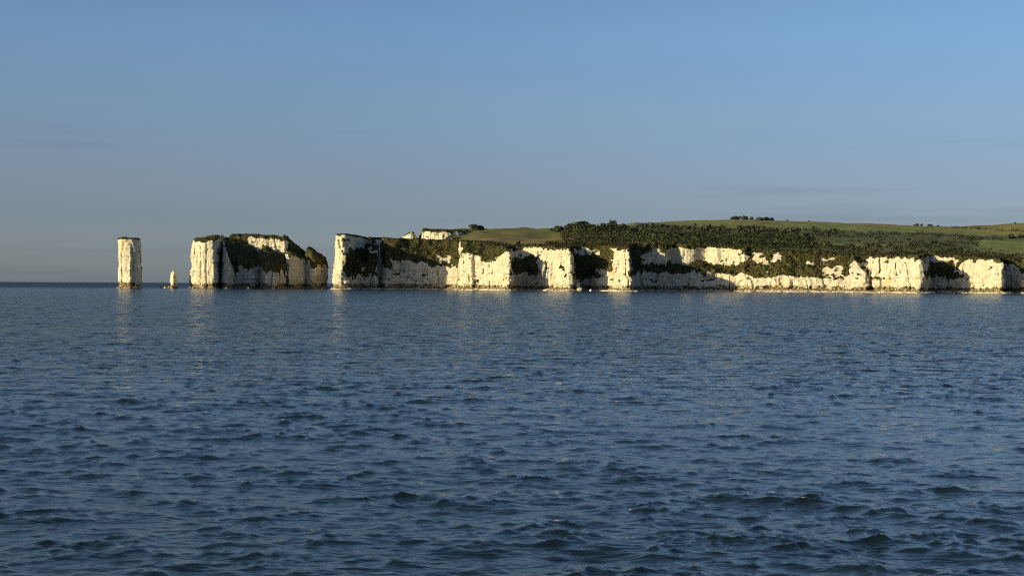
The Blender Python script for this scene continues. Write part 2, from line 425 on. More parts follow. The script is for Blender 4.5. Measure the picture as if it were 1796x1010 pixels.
def veg_shell(name, V, Q, fn, sel, mat, parent, lift, r, nleaf, leaf, seed, label=None, upw=0.25):
    """plant cover that stands proud of the rock: lifted, lumpy skin plus leaf sprays"""
    vn = vert_normals(V, Q, fn); v, q, u = compact(V, Q[sel])
    lump = np.clip(fbm(v[:, 0] / 1.8, v[:, 1] / 1.8, v[:, 2] / 1.8, seed, 3) * 0.8 + 0.25, 0, 2)
    amt = (lift(v) if callable(lift) else lift)
    nn = vn[u] * 0.7 + np.array([0, 0, 0.3])
    o = build(name, v + nn * (0.14 + lump * amt)[:, None], q, mat, parent, kind='stuff')
    if label: o['label'] = label
    if nleaf:
        fi = np.flatnonzero(sel); fi = fi[r.integers(0, len(fi), nleaf)]
        wq = r.dirichlet((1, 1, 1, 1), nleaf)[:, :, None]
        P = (V[Q[fi]] * wq).sum(1); L2 = np.clip(fbm(P[:, 0] / 1.8, P[:, 1] / 1.8, P[:, 2] / 1.8, seed, 3) * 0.8 + 0.25, 0, 2)
        am = (lift(P) if callable(lift) else np.full(nleaf, lift))
        P = P + (fn[fi] * 0.7 + np.array([0, 0, 0.3])) * (0.14 + L2 * am + r.uniform(0, 0.5, nleaf) * np.minimum(am, 1))[:, None]
        v2, q2, t2 = leaf_cards(P, leaf, r, upw, leaf_tint(P, r, seed=seed), fn[fi])
        build('leaf_cover', v2, q2, LEAF, parent, smooth=False, kind='stuff', tint=t2, nrm=ONRM)
    return o

def stack_thing(name, label, cat, blocks, h, zmax, seed, parts, veg_thr=0.55, base_z=3.2, cap='grass_cap', nleaf=1500, pad=5, lift=0.35, leaf=0.35, vegmask=None, group=None, batter=0.05):
    V, Q, fn, C, own = solid(blocks, h, pad, zmax, seed, batter)
    org = np.array([*blocks[0][0].mean(0), 0.0]); root = empty(name, org); V = V - org; C = C - org
    tag(root, label, cat, group)
    jag = vnoise(C[:, 0] / 1.5, C[:, 1] / 1.5, C[:, 2] / 1.5, seed)
    veg = (smooth_nz(V, Q, fn, 4) > veg_thr - 0.08 + 0.16 * jag) & (C[:, 2] > 5)
    if vegmask is not None: veg |= vegmask(C + org, fn, own) & (C[:, 2] > 4)
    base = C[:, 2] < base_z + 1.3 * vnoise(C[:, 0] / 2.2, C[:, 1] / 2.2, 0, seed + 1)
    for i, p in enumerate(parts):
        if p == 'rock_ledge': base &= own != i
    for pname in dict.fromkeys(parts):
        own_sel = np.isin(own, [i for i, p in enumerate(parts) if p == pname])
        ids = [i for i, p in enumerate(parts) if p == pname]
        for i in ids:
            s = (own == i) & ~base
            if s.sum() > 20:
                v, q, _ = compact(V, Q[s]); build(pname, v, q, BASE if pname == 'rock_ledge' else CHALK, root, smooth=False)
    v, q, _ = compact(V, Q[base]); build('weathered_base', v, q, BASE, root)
    if veg.sum() > 10:
        veg_shell(cap, V, Q, fn, veg, TURF if lift < 0.5 else SCRUB, root, lift, np.random.default_rng(seed), nleaf, leaf, seed)
    return root

P = plan
stack_thing('chalk_stack', 'tall square white chalk stack standing alone at the far left, grass on top', 'sea stack',
    [(P([(208.5, 813), (211, 804), (228, 801), (242, 804), (245, 812), (240, 821), (215, 823)]), [(207, 419.5, 810), (247, 420.5, 810), (225, 419, 822)], 0.5, 0.62)],
    0.46, 33, 21, ['chalk_column'], nleaf=900, batter=0.0)
stack_thing('chalk_stump', 'small white chalk stump on a low ledge between the tall stack and the island', 'sea stack',
    [(P([(297.5, 810), (303, 805), (309, 807), (312, 812), (306, 817), (300, 816)]), [(305, 475, 811)], 3.2, 0.3),
     (P([(282, 812), (290, 806), (303, 803), (312, 807), (312, 816), (296, 818), (286, 817)]), [(283, 503.5, 810), (311, 499, 810), (300, 501, 816)], 0.6, 0.2)],
    0.24, 13, 33, ['pinnacle', 'rock_ledge'], base_z=1.9, nleaf=0, veg_thr=2.0, batter=0.12)

isl = [
    (P([(338, 836), (334, 818), (340, 805), (356, 799), (374, 799), (380, 803), (384, 816), (388, 836)]), [(338, 423, 812), (384, 419, 812), (360, 416, 835)], 1.2, 0.75),
    (P([(389, 814), (393, 805), (398, 804), (406, 812), (414, 826), (412, 836), (390, 836)]), [(390, 424, 806), (413, 490, 812), (390, 418, 830)], 0.8, 0.7),
    (P([(386, 826), (404, 824), (430, 821), (452, 823), (456, 834), (450, 852), (380, 852)]), [(390, 450, 822), (450, 470, 822), (390, 414, 848), (446, 436, 848)], 1.5, 0.8),
    (P([(455, 828), (463, 820), (480, 818), (494, 824), (505, 836), (507, 846), (458, 848)]), [(456, 446, 828), (505, 472, 828), (470, 436, 842)], 3.5, 0.8),
    (P([(398, 852), (440, 850), (480, 847), (500, 846), (506, 850), (508, 878), (402, 878)]), [(410, 414, 856), (500, 418.5, 856), (440, 413, 876)], 2.0, 0.7),
    (P([(494, 849), (512, 851), (530, 858), (542, 866), (542, 880), (494, 880)]), [(500, 417, 858), (536, 447, 858), (515, 427, 878)], 1.5, 0.7),
    (P([(500, 838), (506, 833), (517, 836), (534, 846), (547, 856), (548, 864), (502, 864)]), [(502, 441, 838), (545, 458, 850), (520, 444, 860)], 2.5, 0.6),
    (P([(533, 850), (543, 843), (553, 843), (565, 850), (574, 860), (573, 870), (538, 872)]), [(545, 441, 848), (572, 456, 856), (552, 439, 866)], 4.5, 0.6),
]
def isl_veg(C, fn, own):
    j = 0.5 * vnoise(C[:, 0] / 3, C[:, 1] / 3, C[:, 2] / 3, 61)
    px = bearing(C[:, 0], C[:, 1]); py = row_of(C[:, 0], C[:, 1], C[:, 2])
    a = (own == 2) & (py < 474 + 34 * j - (px - 425) * 0.35)
    c = (own == 3) & (py < 476 + 26 * j) ; e = (own == 7) & (py < 463 + 26 * j)
    b = (own == 5) & (px > 500 + 6 * j) | (own == 4) & (px < 434 + 10 * j)
    return a | c | e | b
stack_thing('chalk_island', 'broad chalk island with a bright left face and dark scrub in its shaded recess', 'rock island',
    isl, 0.5, 34, 45, ['bastion', 'buttress', 'recess_wall', 'shoulder', 'ridge_wall', 'ridge_wall', 'shoulder', 'shoulder'],
    vegmask=isl_veg, nleaf=9000, lift=0.55, leaf=0.38, cap='scrub_cap', base_z=2.6)

# ------------------------------------------------------------------ the mainland: height table (bearing -> [(distance, row)...])
TT = {
    560: [(700, 414), (800, 412), (870, 412), (1000, 420), (3000, 480)],
    600: [(700, 414), (800, 411.5), (870, 411.5), (1000, 418), (3000, 480)],
    660: [(700, 419), (800, 417.5), (880, 417), (1000, 418), (3000, 470)],
    720: [(700, 426), (830, 422), (900, 420), (980, 418), (1020, 410), (1200, 409), (3000, 460)],
    800: [(700, 434), (830, 425), (880, 421.5), (980, 417), (1020, 408), (1200, 403), (1500, 407), (3000, 440)],
    850: [(700, 440), (800, 431), (860, 424), (900, 417), (1000, 407), (1200, 401.5), (1500, 405), (3000, 430)],
    900: [(700, 440), (780, 434), (830, 430), (900, 418), (1000, 408), (1150, 401), (1400, 404), (3000, 430)],
    960: [(700, 440), (780, 433), (830, 428), (900, 420), (1000, 410), (1150, 402), (1400, 404), (3000, 425)],
    1020: [(700, 440), (790, 433), (850, 424), (900, 416), (1000, 406), (1100, 399), (1400, 402), (3000, 420)],
    1080: [(700, 438), (760, 434), (800, 428), (900, 416), (1000, 406), (1100, 398), (1400, 398), (1900, 395), (3000, 410)],
    1112: [(700, 436), (790, 430), (850, 422), (1000, 410), (1200, 401), (1500, 396), (1900, 391), (3000, 400)],
    1200: [(700, 440), (790, 432), (850, 425), (1000, 414), (1200, 406), (1500, 400), (1900, 392), (2300, 386.5), (3000, 396)],
    1300: [(700, 444), (790, 436), (850, 429), (1000, 418), (1200, 409), (1500, 402), (1900, 392), (2300, 384.5), (3000, 394)],
    1400: [(700, 450), (780, 443), (850, 432), (1000, 421), (1200, 412), (1500, 405), (1900, 395), (2300, 387.5), (3000, 397)],
    1500: [(700, 455), (770, 449), (850, 436), (1000, 425), (1200, 416), (1500, 408), (1900, 399), (2300, 391), (3000, 400)],
    1600: [(700, 452), (760, 447), (850, 438), (1000, 429), (1200, 420), (1500, 411), (1900, 403), (2300, 395), (3000, 404)],
    1660: [(700, 453), (760, 449), (850, 442), (1000, 434), (1200, 424), (1500, 413), (1900, 405), (2300, 397.5), (3000, 402)],
    1720: [(700, 455), (750, 451), (850, 446), (1000, 439), (1200, 429), (1500, 417), (1900, 405), (2300, 395), (3000, 400)],
    1796: [(700, 460), (745, 457), (850, 450), (1000, 442), (1200, 431), (1500, 419), (1900, 403), (2300, 391), (3000, 396)],
    2000: [(650, 462), (745, 459), (850, 450), (1000, 442), (1200, 431), (1500, 418), (1900, 400), (2300, 384), (3000, 390)],
    2300: [(650, 462), (745, 459), (850, 450), (1000, 442), (1200, 431), (1500, 418), (1900, 398), (2300, 380), (3000, 386)],
}
TPX = np.array(sorted(TT)); TD = np.concatenate([np.arange(640, 1200, 20), np.arange(1200, 3050, 50)]).astype(float)
TZ = np.array([[float(wz(p, np.interp(d, *zip(*TT[p])), d)) for d in TD] for p in TPX])
def smooth1(a, n=2, ax=1):
    for _ in range(n):
        b = np.swapaxes(a, 0, ax).copy(); b[1:-1] = (b[:-2] + 2 * b[1:-1] + b[2:]) / 4; a = np.swapaxes(b, 0, ax)
    return a
TZ = smooth1(TZ, 3)
def land_z(x, y):
    px = bearing(x, y); d = np.clip(y, TD[0], TD[-1] - 1)
    i = np.clip(np.searchsorted(TPX, px) - 1, 0, len(TPX) - 2); t = np.clip((px - TPX[i]) / (TPX[i + 1] - TPX[i]), 0, 1)
    t = t * t * (3 - 2 * t)
    j = np.clip(np.searchsorted(TD, d) - 1, 0, len(TD) - 2); s = (d - TD[j]) / (TD[j + 1] - TD[j])
    return ((TZ[i, j] * (1 - t) + TZ[i + 1, j] * t) * (1 - s) + (TZ[i, j + 1] * (1 - t) + TZ[i + 1, j + 1] * t) * s)

COAST = [(589, 858), (586, 842), (584.5, 826), (589, 814), (598, 806), (608, 807), (615, 812), (619, 828), (640, 838), (661, 838), (667, 850), (674, 840),
    (700, 844), (740, 842), (780, 840), (804, 834), (815, 814), (826, 782), (832, 792), (850, 784), (875, 767), (890, 752), (895, 751), (898, 758), (902, 778),
    (915, 784), (940, 778), (956, 766), (975, 755), (996, 738), (1004, 739), (1009, 764), (1030, 768), (1046, 756), (1070, 748),
    (1090, 737), (1104, 725), (1108, 726), (1111, 738), (1115, 772), (1140, 780), (1200, 782), (1260, 776), (1310, 762), (1360, 754), (1420, 748),
    (1480, 742), (1521, 735), (1527, 743), (1534, 731), (1560, 723), (1590, 717), (1612, 711), (1621, 712), (1625, 720), (1632, 746),
    (1660, 742), (1690, 731), (1720, 722), (1745, 713), (1756, 711), (1759, 718), (1766, 736), (1780, 729), (1800, 718), (1850, 702), (1950, 690), (2300, 690),
    (2300, 3000), (690, 3000), (690, 1015), (705, 995), (730, 985), (742, 960), (700, 900), (640, 868)]
COASTP = P(COAST); NC = COAST.index((2300, 690)) + 1
# wall tops along the coast, as rows at the wall: lower wall, upper wall, setback of the upper wall, slope above the lower wall
WALL = np.array([
    # bearing, lower top row, upper top row, setback, slope
    (580, 413, 413, 0, 0.3), (611, 416, 416, 0, 0.3), (617, 440, 418, 2, 0.9), (622, 464, 419, 6, 1.1), (640, 468, 421, 8, 1.1), (650, 445, 424, 9, 1.3), (661, 440, 426, 9, 0.9),
    (668, 462, 430, 10, 1.5), (676, 448, 430, 10, 1.1), (700, 456, 432, 14, 1.1), (715, 462, 440, 20, 1.0), (730, 466, 446, 20, 1.0), (780, 474, 450, 20, 1.0), (804, 472, 450, 18, 1.0), (811, 450, 448, 8, 0.8),
    (819, 444, 444, 3, 0.8), (828, 450, 450, 2, 0.8), (838, 455, 455, 2, 0.9), (850, 462, 462, 2, 0.9), (862, 459, 459, 2, 0.9), (876, 452, 452, 2, 0.8), (886, 443, 443, 1, 0.7), (895, 444, 444, 1, 0.7),
    (900, 480, 446, 6, 0.9), (912, 474, 442, 6, 0.9), (925, 470, 437, 6, 0.9), (940, 464, 436, 4, 0.9), (958, 440, 438, 1, 0.8), (980, 440, 440, 1, 0.7), (1000, 440, 440, 0, 0.7), (1006, 450, 450, 1, 0.8),
    (1010, 478, 444, 8, 1.1), (1030, 480, 440, 8, 1.1), (1046, 474, 447, 9, 1.1), (1060, 474, 462, 12, 1.1), (1068, 468, 455, 6, 1.0), (1074, 445, 445, 1, 0.8), (1090, 442, 442, 0, 0.7), (1106, 441, 441, 0, 0.7), (1112, 462, 445, 5, 1.0),
    (1122, 474, 446, 5, 0.3), (1150, 476, 441, 9, 0.3), (1166, 477, 446, 8, 0.3), (1178, 478, 436, 16, 0.22), (1188, 478, 435, 18, 0.22), (1196, 478, 434, 13, 0.22), (1204, 478, 434, 13, 0.22), (1215, 471, 436, 15, 0.22), (1236, 475, 437, 19, 0.22), (1250, 478, 437, 14, 0.22), (1290, 484, 438, 10, 0.4), (1305, 478, 443, 8, 0.8),
    (1314, 488, 452, 10, 1.0), (1325, 488, 470, 14, 1.0), (1360, 487, 476, 14, 1.0), (1376, 482, 476, 14, 1.0), (1395, 488, 480, 14, 1.0), (1420, 486, 478, 14, 1.0), (1448, 491, 482, 14, 1.0), (1490, 485, 472, 10, 1.0), (1505, 484, 460, 7, 1.0), (1523, 484, 456, 6, 0.9),
    (1530, 454, 454, 1, 0.7), (1560, 450, 450, 1, 0.6), (1590, 449, 449, 0, 0.6), (1615, 451, 451, 0, 0.6), (1622, 456, 456, 0, 0.7),
    (1630, 482, 456, 6, 0.8), (1655, 482, 455, 6, 0.8), (1672, 480, 458, 6, 0.8), (1688, 462, 458, 2, 0.7), (1720, 458, 458, 0, 0.6), (1745, 458, 458, 0, 0.6), (1757, 461, 461, 0, 0.7), (1768, 460, 460, 2, 0.8),
    (1780, 470, 466, 4, 1.0), (1792, 480, 472, 8, 1.0), (1850, 470, 466, 6, 1.0), (2300, 470, 466, 6, 1.0)], float)
# width of the wave-cut shelf along the shore
SHELF = np.array([(580, 0.5), (615, 0.5), (622, 1), (820, 1.5), (832, 4), (880, 5), (893, 3), (905, 1.5), (940, 2), (955, 4), (1000, 4), (1010, 2), (1045, 2.5), (1060, 5), (1100, 4),
    (1112, 2), (1300, 2.5), (1320, 5), (1520, 5.5), (1600, 5), (1625, 2.5), (1670, 3), (1690, 5), (1756, 3), (1770, 3), (2300, 4)])
HV = 0.5
GX = np.arange(-106, 300, HV); GY = np.arange(704, 884, HV); GZ = np.arange(-2.5, 40, HV)
DX, DY = np.meshgrid(GX, GY, indexing='ij')
DD = poly_sdf(COASTP, DX, DY)
DIN = 28.0
def build_headland():
    root = empty('headland', (0, 800, 0)); root['kind'] = 'structure'
    root['label'] = 'long chalk headland with white promontories, shaded bays and scrub on the slopes'
    org = np.array([0, 800.0, 0])
    PX = bearing(DX, DY)
    n1 = fbm(DX / 3.0, DY / 3.0, 0, 71, 3)
    # heights of the walls belong to the wall line itself: take them at the bearing, distance of the coast front
    front = np.interp(PX, [c[0] for c in COAST[:NC]], [c[1] for c in COAST[:NC]])
    front = np.where(PX < 584, 820, front)
    def wtop(col): return CAM_H - (np.interp(PX, WALL[:, 0], WALL[:, col]) - eye_row(PX)) * front / F
    h1 = wtop(1) + n1 * 0.9; h2 = wtop(2) + n1 * 1.0
    set2 = np.interp(PX, WALL[:, 0], WALL[:, 3]); k1 = np.interp(PX, WALL[:, 0], WALL[:, 4])
    shelf = np.interp(PX, SHELF[:, 0], SHELF[:, 1])
    zt = land_z(DX, DY) + n1 * 0.35
    f = np.empty((len(GX), len(GY), len(GZ)), np.float32)
    CH = 62
    for a in range(0, len(GX), CH):
        s = slice(a, a + CH)
        D = DD[s][:, :, None]; Z = GZ[None, None, :]
        shp = (D.shape[0], D.shape[1], len(GZ))
        rel = np.zeros(shp, np.float32)
        need = np.broadcast_to((D > -9) & (D < 26), shp)
        X3 = np.broadcast_to(DX[s][:, :, None], shp)[need]; Y3 = np.broadcast_to(DY[s][:, :, None], shp)[need]; Z3 = np.broadcast_to(Z, shp)[need]
        rel[need] = relief(X3, Y3, Z3, 90, 0.85)
        ex = lambda q: q[s][:, :, None]
        t1 = ex(h1) + ex(k1) * np.maximum(D, 0); c1 = 1 / np.sqrt(1 + ex(k1) ** 2)
        top = (ex(zt) - Z)
        g1 = smin(D - rel, np.minimum((t1 - Z) * c1, top), 0.8)
        D2 = D - ex(set2)
        t2 = ex(h2) + 0.75 * np.maximum(D2, 0)
        g2 = smin(D2 - rel, np.minimum((t2 - Z) * 0.8, top), 0.8)
        sh = D + ex(shelf) + 1.6 * ex(n1)
        g0 = np.minimum(sh * 0.6, 0.25 + 0.14 * np.clip(sh, 0, 9) + 0.5 * np.clip(ex(n1), -0.6, 1) - Z)
        f[s] = np.maximum(np.maximum(g1, g2), g0)
    V, Q = surface_nets(f, (GX[0], GY[0], GZ[0]), HV); del f
    C = V[Q].mean(1)
    ix = np.clip(((C[:, 0] - GX[0]) / HV).round().astype(int), 0, len(GX) - 1); iy = np.clip(((C[:, 1] - GY[0]) / HV).round().astype(int), 0, len(GY) - 1)
    Dc = DD[ix, iy]
    keep = (Dc < DIN) & (C[:, 2] > -1.4); Q = Q[keep]; C = C[keep]; Dc = Dc[keep]
    fn = face_normals(V, Q); V = V - org
    px = bearing(C[:, 0], C[:, 1]); py = row_of(C[:, 0], C[:, 1], C[:, 2])
    j1 = vnoise(C[:, 0] / 1.4, C[:, 1] / 1.4, C[:, 2] / 1.4, 12); j2 = fbm(C[:, 0] / 5, C[:, 1] / 5, C[:, 2] / 5, 14, 3)
    jd = vnoise(C[:, 0] / 1.3, C[:, 1] / 1.3, C[:, 2] / 5, 15); j3 = fbm(C[:, 0] / 2.4, C[:, 1] / 2.4, C[:, 2] / 1.6, 16, 2)
    veg = (smooth_nz(V, Q, fn, 5) > 0.40 + 0.12 * j1 + 0.10 * j2 + 0.18 * jd) & (C[:, 2] > 3.2) & (Dc > 0.2)
    # scrub hanging down shaded recesses; at the tip also standing in for cast shadow
    for x0, x1, y0, y1, th in ((603, 622, 444, 484, 0.05), (612, 662, 436, 486, 0.0), (664, 690, 430, 470, 0.1), (690, 712, 425, 455, -0.2), (898, 945, 462, 480, -0.1), (1008, 1048, 446, 486, -0.15), (1046, 1072, 440, 472, -0.1),
                               (1108, 1128, 430, 480, -0.3), (1125, 1300, 462, 478, 0.0), (1625, 1690, 476, 486, -0.1)):
        ax = np.minimum(px - x0, x1 - px) / 8; ay = np.minimum(py - y0, y1 - py) / 8
        veg |= (np.clip(np.minimum(ax, ay), -1, 1) * 0.6 + 0.45 * j2 + 0.35 * jd + 0.2 * j3 > th + 0.15) & (C[:, 2] > 3.2) & (ax > -1) & (ay > -1)
    # bare chalk showing through the scrub
    for x0, x1, y0, y1, th in ((765, 795, 446, 468, 0.32), (1318, 1347, 444, 466, -0.05), (1349, 1370, 444, 468, 0.05), (1436, 1466, 452, 462, 0.1), (1440, 1480, 466, 487, -0.05),
                               (1488, 1530, 458, 482, -0.1), (1412, 1428, 458, 467, 0.2), (1015, 1052, 438, 449, -0.1), (918, 960, 436, 446, 0.0), (640, 672, 420, 432, 0.0), (1664, 1692, 470, 482, 0.1)):
        ax = np.minimum(px - x0, x1 - px) / 6; ay = np.minimum(py - y0, y1 - py) / 6
        veg &= ~((np.clip(np.minimum(ax, ay), -1, 1) * 0.5 + 0.35 * j2 + 0.75 * j3 > th + 0.25) & (ax > 0) & (ay > 0))
    shelfm = (Dc < -0.8) & (C[:, 2] < 2.2)
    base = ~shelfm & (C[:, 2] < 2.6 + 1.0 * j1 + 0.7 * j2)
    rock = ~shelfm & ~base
    cuts = [(560, 667, 'headland_tip', 'bright narrow end face of the headland with scrub in its shaded side'), (667, 822, 'cliff_wall', None),
            (822, 899, 'promontory', 'white prow between the long shaded wall and the first bay'), (899, 1008, 'promontory', 'bright rounded prow between the two small dark bays'),
            (1008, 1112, 'promontory', 'bright square-cut prow left of the wide shaded bay'), (1112, 1314, 'bay_wall', 'two-storey grey chalk wall of the wide shaded bay'),
            (1314, 1527, 'cliff_wall', None), (1527, 1627, 'promontory', 'bulging cream bastion with a rust stain'), (1627, 1761, 'promontory', None), (1761, 2400, 'cliff_wall', None)]
    for a, b_, nm, lab in cuts:
        s = rock & (px >= a) & (px < b_)
        if s.sum() < 20: continue
        v, q, _ = compact(V, Q[s]); o = build(nm, v, q, CHALK, root, smooth=False)
        if lab: o['label'] = lab
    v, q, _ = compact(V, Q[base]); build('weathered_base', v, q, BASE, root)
    v, q, _ = compact(V, Q[shelfm]); build('shore_shelf', v, q, SHORE, root)
    r = np.random.default_rng(4)
    grassy = (px < 700) & (fn[:, 2] > 0.8) & (C[:, 2] > 20) | ((px > 700) & (px < 905) & (Dc > 22))
    def lift_s(p):
        q = bearing(p[:, 0], p[:, 1] + 800)
        return np.interp(q, [580, 690, 720, 900, 1000, 1100, 1130, 1400, 1600, 1800], [0.35, 0.45, 0.5, 0.5, 0.7, 0.7, 1.6, 1.3, 0.9, 0.9])
    veg_shell('grass_top', V, Q, fn, veg & grassy, TURF, root, 0.2, r, 4000, 0.3, 52)
    veg_shell('slope_scrub', V, Q, fn, veg & ~grassy, SCRUB, root, lift_s, r, 52000, 0.42, 53)
    return root
build_headland()

# ------------------------------------------------------------------ the land behind: fields and hills
def near_coast(x, y): return poly_sdf(COASTP, x, y)
FIELD = {'olive': (0.185, 0.165, 0.052), 'green': (0.140, 0.168, 0.048), 'tan': (0.20, 0.165, 0.065), 'dark': (0.085, 0.092, 0.032), 'bright': (0.17, 0.20, 0.055)}
def build_hills():
    pxs = np.concatenate([np.arange(690, 1850, 3.2), np.arange(1850, 2301, 12)])
    ds = [716.0]
    while ds[-1] < 2990: ds.append(ds[-1] * (1.0045 if ds[-1] < 1000 else 1.009))
    ds = np.array(ds)
    Dp, Pp = np.meshgrid(ds, pxs, indexing='ij'); x = wx(Pp, Dp); y = Dp
    D = near_coast(x, y)
    z = land_z(x, y) + fbm(x / 18, y / 18, 0, 3, 3) * np.interp(Dp, [700, 1100, 2300], [0.5, 1.2, 1.0])
    z = z - 0.25
    n = fbm(x / 40, y / 60, 0, 22, 3)
    col = np.empty(x.shape + (3,))
    def put(m, c): col[m] = c
    put(np.ones(x.shape, bool), FIELD['dark'])
    put((Pp < 1015) & (Dp > 835) & (Dp < 1300) & (Dp + 0.9 * (Pp - 960) * (Pp > 960) > 835 + 0), FIELD['olive'])
    put((Pp < 985) & (Dp > 860) & (Dp < 905 + 10 * n), FIELD['tan'])
    put((Pp < 985) & (Dp > 1020) & (Dp < 1080 + 20 * n), FIELD['green'])
    hill = (Pp > 1090) & (Dp > 1560 + (Pp - 1250) * 0.1 + 40 * n)
    put(hill, FIELD['green']); put(hill & (Dp > 2050 + 60 * n), FIELD['olive'])
    put((Pp > 1640) & (Dp > 1980 - (Pp - 1640) * 2.2), FIELD['olive'])
    put((Pp > 1700) & (Dp > 1000) & (Dp < 1420), FIELD['green'])
    put((Pp > 1690) & (Dp > 820) & (Dp < 880), FIELD['bright']); put((Pp > 1690) & (Dp > 905) & (Dp < 985), FIELD['green'])
    put((Pp > 1440) & (Pp < 1560) & (Dp > 915) & (Dp < 965), FIELD['bright'])
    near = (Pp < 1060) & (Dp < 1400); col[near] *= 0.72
    col *= (1 + 0.18 * n)[..., None]
    nr, nc = x.shape
    i = np.arange(nr - 1)[:, None]; j = np.arange(nc - 1)[None, :]
    Q = np.stack([i * nc + j, i * nc + j + 1, (i + 1) * nc + j + 1, (i + 1) * nc + j], -1).reshape(-1, 4)
    ok = (D > DIN - 3).ravel(); Q = Q[ok[Q].all(1)]
    V = np.stack([x, y, z], -1).reshape(-1, 3)
    v, q, u = compact(V, Q)
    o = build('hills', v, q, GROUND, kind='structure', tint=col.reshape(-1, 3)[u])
    o['label'] = 'rolling green and olive fields rising behind the cliffs to a long skyline'
    return o
build_hills()

# far white cliff seen over the neck of the headland
def far_cliff():
    root = empty('far_cliff', (-40, 1000, 0)); root['kind'] = 'structure'; org = np.array([-40, 1000.0, 0])
    bl = [(P([(702, 1006), (716, 998), (732, 1000), (735, 1012), (705, 1025)]), [(702, 413, 1006), (716, 408, 1000), (732, 410.5, 1004)], 1.0, 0.8),
          (P([(736, 1006), (745, 996), (775, 992), (800, 994), (812, 1000), (835, 1030), (735, 1040)]), [(738, 405.5, 1000), (803, 407, 1000), (770, 404, 1030)], 0.8, 0.8)]
    V, Q, fn, C, own = solid(bl, 0.6, 5, 52, 77)
    V = V - org
    j = vnoise(C[:, 0] / 2, C[:, 1] / 2, C[:, 2] / 2, 5)
    py = row_of(C[:, 0], C[:, 1], C[:, 2]); px = bearing(C[:, 0], C[:, 1])
    up = C[:, 2] > 20
    veg = up & ((fn[:, 2] > 0.45 + 0.2 * j) | (py < 406.5 + 1.2 * j + 3 * np.exp(-((px - 768) / 7) ** 2) - 3 * (px < 734)))
    v, q, _ = compact(V, Q[up]); o = build('cliff_wall', v, q, CHALK, root); o['label'] = 'low bright cliff showing over the neck of the headland'
    veg_shell('grass_top', V, Q, fn, veg, TURF, root, 0.5, np.random.default_rng(2), 2500, 0.5, 8)
    root['label'] = 'small far white cliff with a brown grass top behind the headland'
far_cliff()

# ------------------------------------------------------------------ trees, bushes, hedges
GREEN = np.array([(0.028, 0.042, 0.014), (0.042, 0.060, 0.018), (0.058, 0.078, 0.024), (0.056, 0.066, 0.024)])
BROWN = np.array([(0.060, 0.054, 0.022), (0.085, 0.070, 0.030), (0.056, 0.060, 0.022), (0.100, 0.074, 0.036)])
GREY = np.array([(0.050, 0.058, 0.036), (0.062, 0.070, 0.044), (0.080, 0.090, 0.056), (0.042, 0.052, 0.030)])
def crown_pts(n, rx, rz, r, lobes=7):
    lc = r.normal(size=(lobes, 3)); lc /= np.linalg.norm(lc, axis=1, keepdims=True)
    lc *= r.uniform(0.25, 0.62, (lobes, 1)); lc[:, 2] *= 0.8
    ls = r.uniform(0.32, 0.55, lobes)
    k = r.integers(0, lobes, n); d = r.normal(size=(n, 3)); d /= np.linalg.norm(d, axis=1, keepdims=True)
    p = lc[k] + d * (ls[k] * r.uniform(0.65, 1.08, n))[:, None]
    p[:, 2] = np.maximum(p[:, 2], -0.75)
    return p * np.array([rx, rx, rz])
def tree_mesh(seed, n, rx, rz, cols, zc):
    r = np.random.default_rng(seed); p = crown_pts(n, rx, rz, r); out = p / np.array([rx, rx, rz]); p = p + np.array([0, 0, zc])
    t = cols[r.integers(0, len(cols), n)] * r.uniform(0.7, 1.3, (n, 1))
    return leaf_cards(p, rx * 0.13, r, 0.5, t, out * 1.3)
def trunk_mesh(h, r0, seed):
    r = np.random.default_rng(seed); V = []; Q = []
    def limb(a, b, ra, rb):
        a = np.array(a, float); b = np.array(b, float); d = (b - a) / np.linalg.norm(b - a)
        u = np.cross(d, (0.3, 0.9, 0.1)); u /= np.linalg.norm(u); v = np.cross(d, u); o = len(V)
        for c, rr in ((a, ra), ((a + b) / 2 + u * 0.1 * ra, (ra + rb) / 2), (b, rb)):
            for k in range(6):
                q = k * math.pi / 3; V.append(c + rr * (math.cos(q) * u + math.sin(q) * v))
        for s in (0, 6):
            for k in range(6): Q.append((o + s + k, o + s + (k + 1) % 6, o + s + 6 + (k + 1) % 6, o + s + 6 + k))
    limb((0, 0, -0.6), (0.1 * r0, 0, h * 0.55), r0, r0 * 0.7)
    for k in range(4):
        a = k * 1.57 + r.uniform(0, 1); limb((0, 0, h * 0.5), (math.cos(a) * h * 0.3, math.sin(a) * h * 0.3, h * r.uniform(0.8, 1.0)), r0 * 0.5, r0 * 0.2)
    return np.array(V), np.array(Q)
PROTO = {}
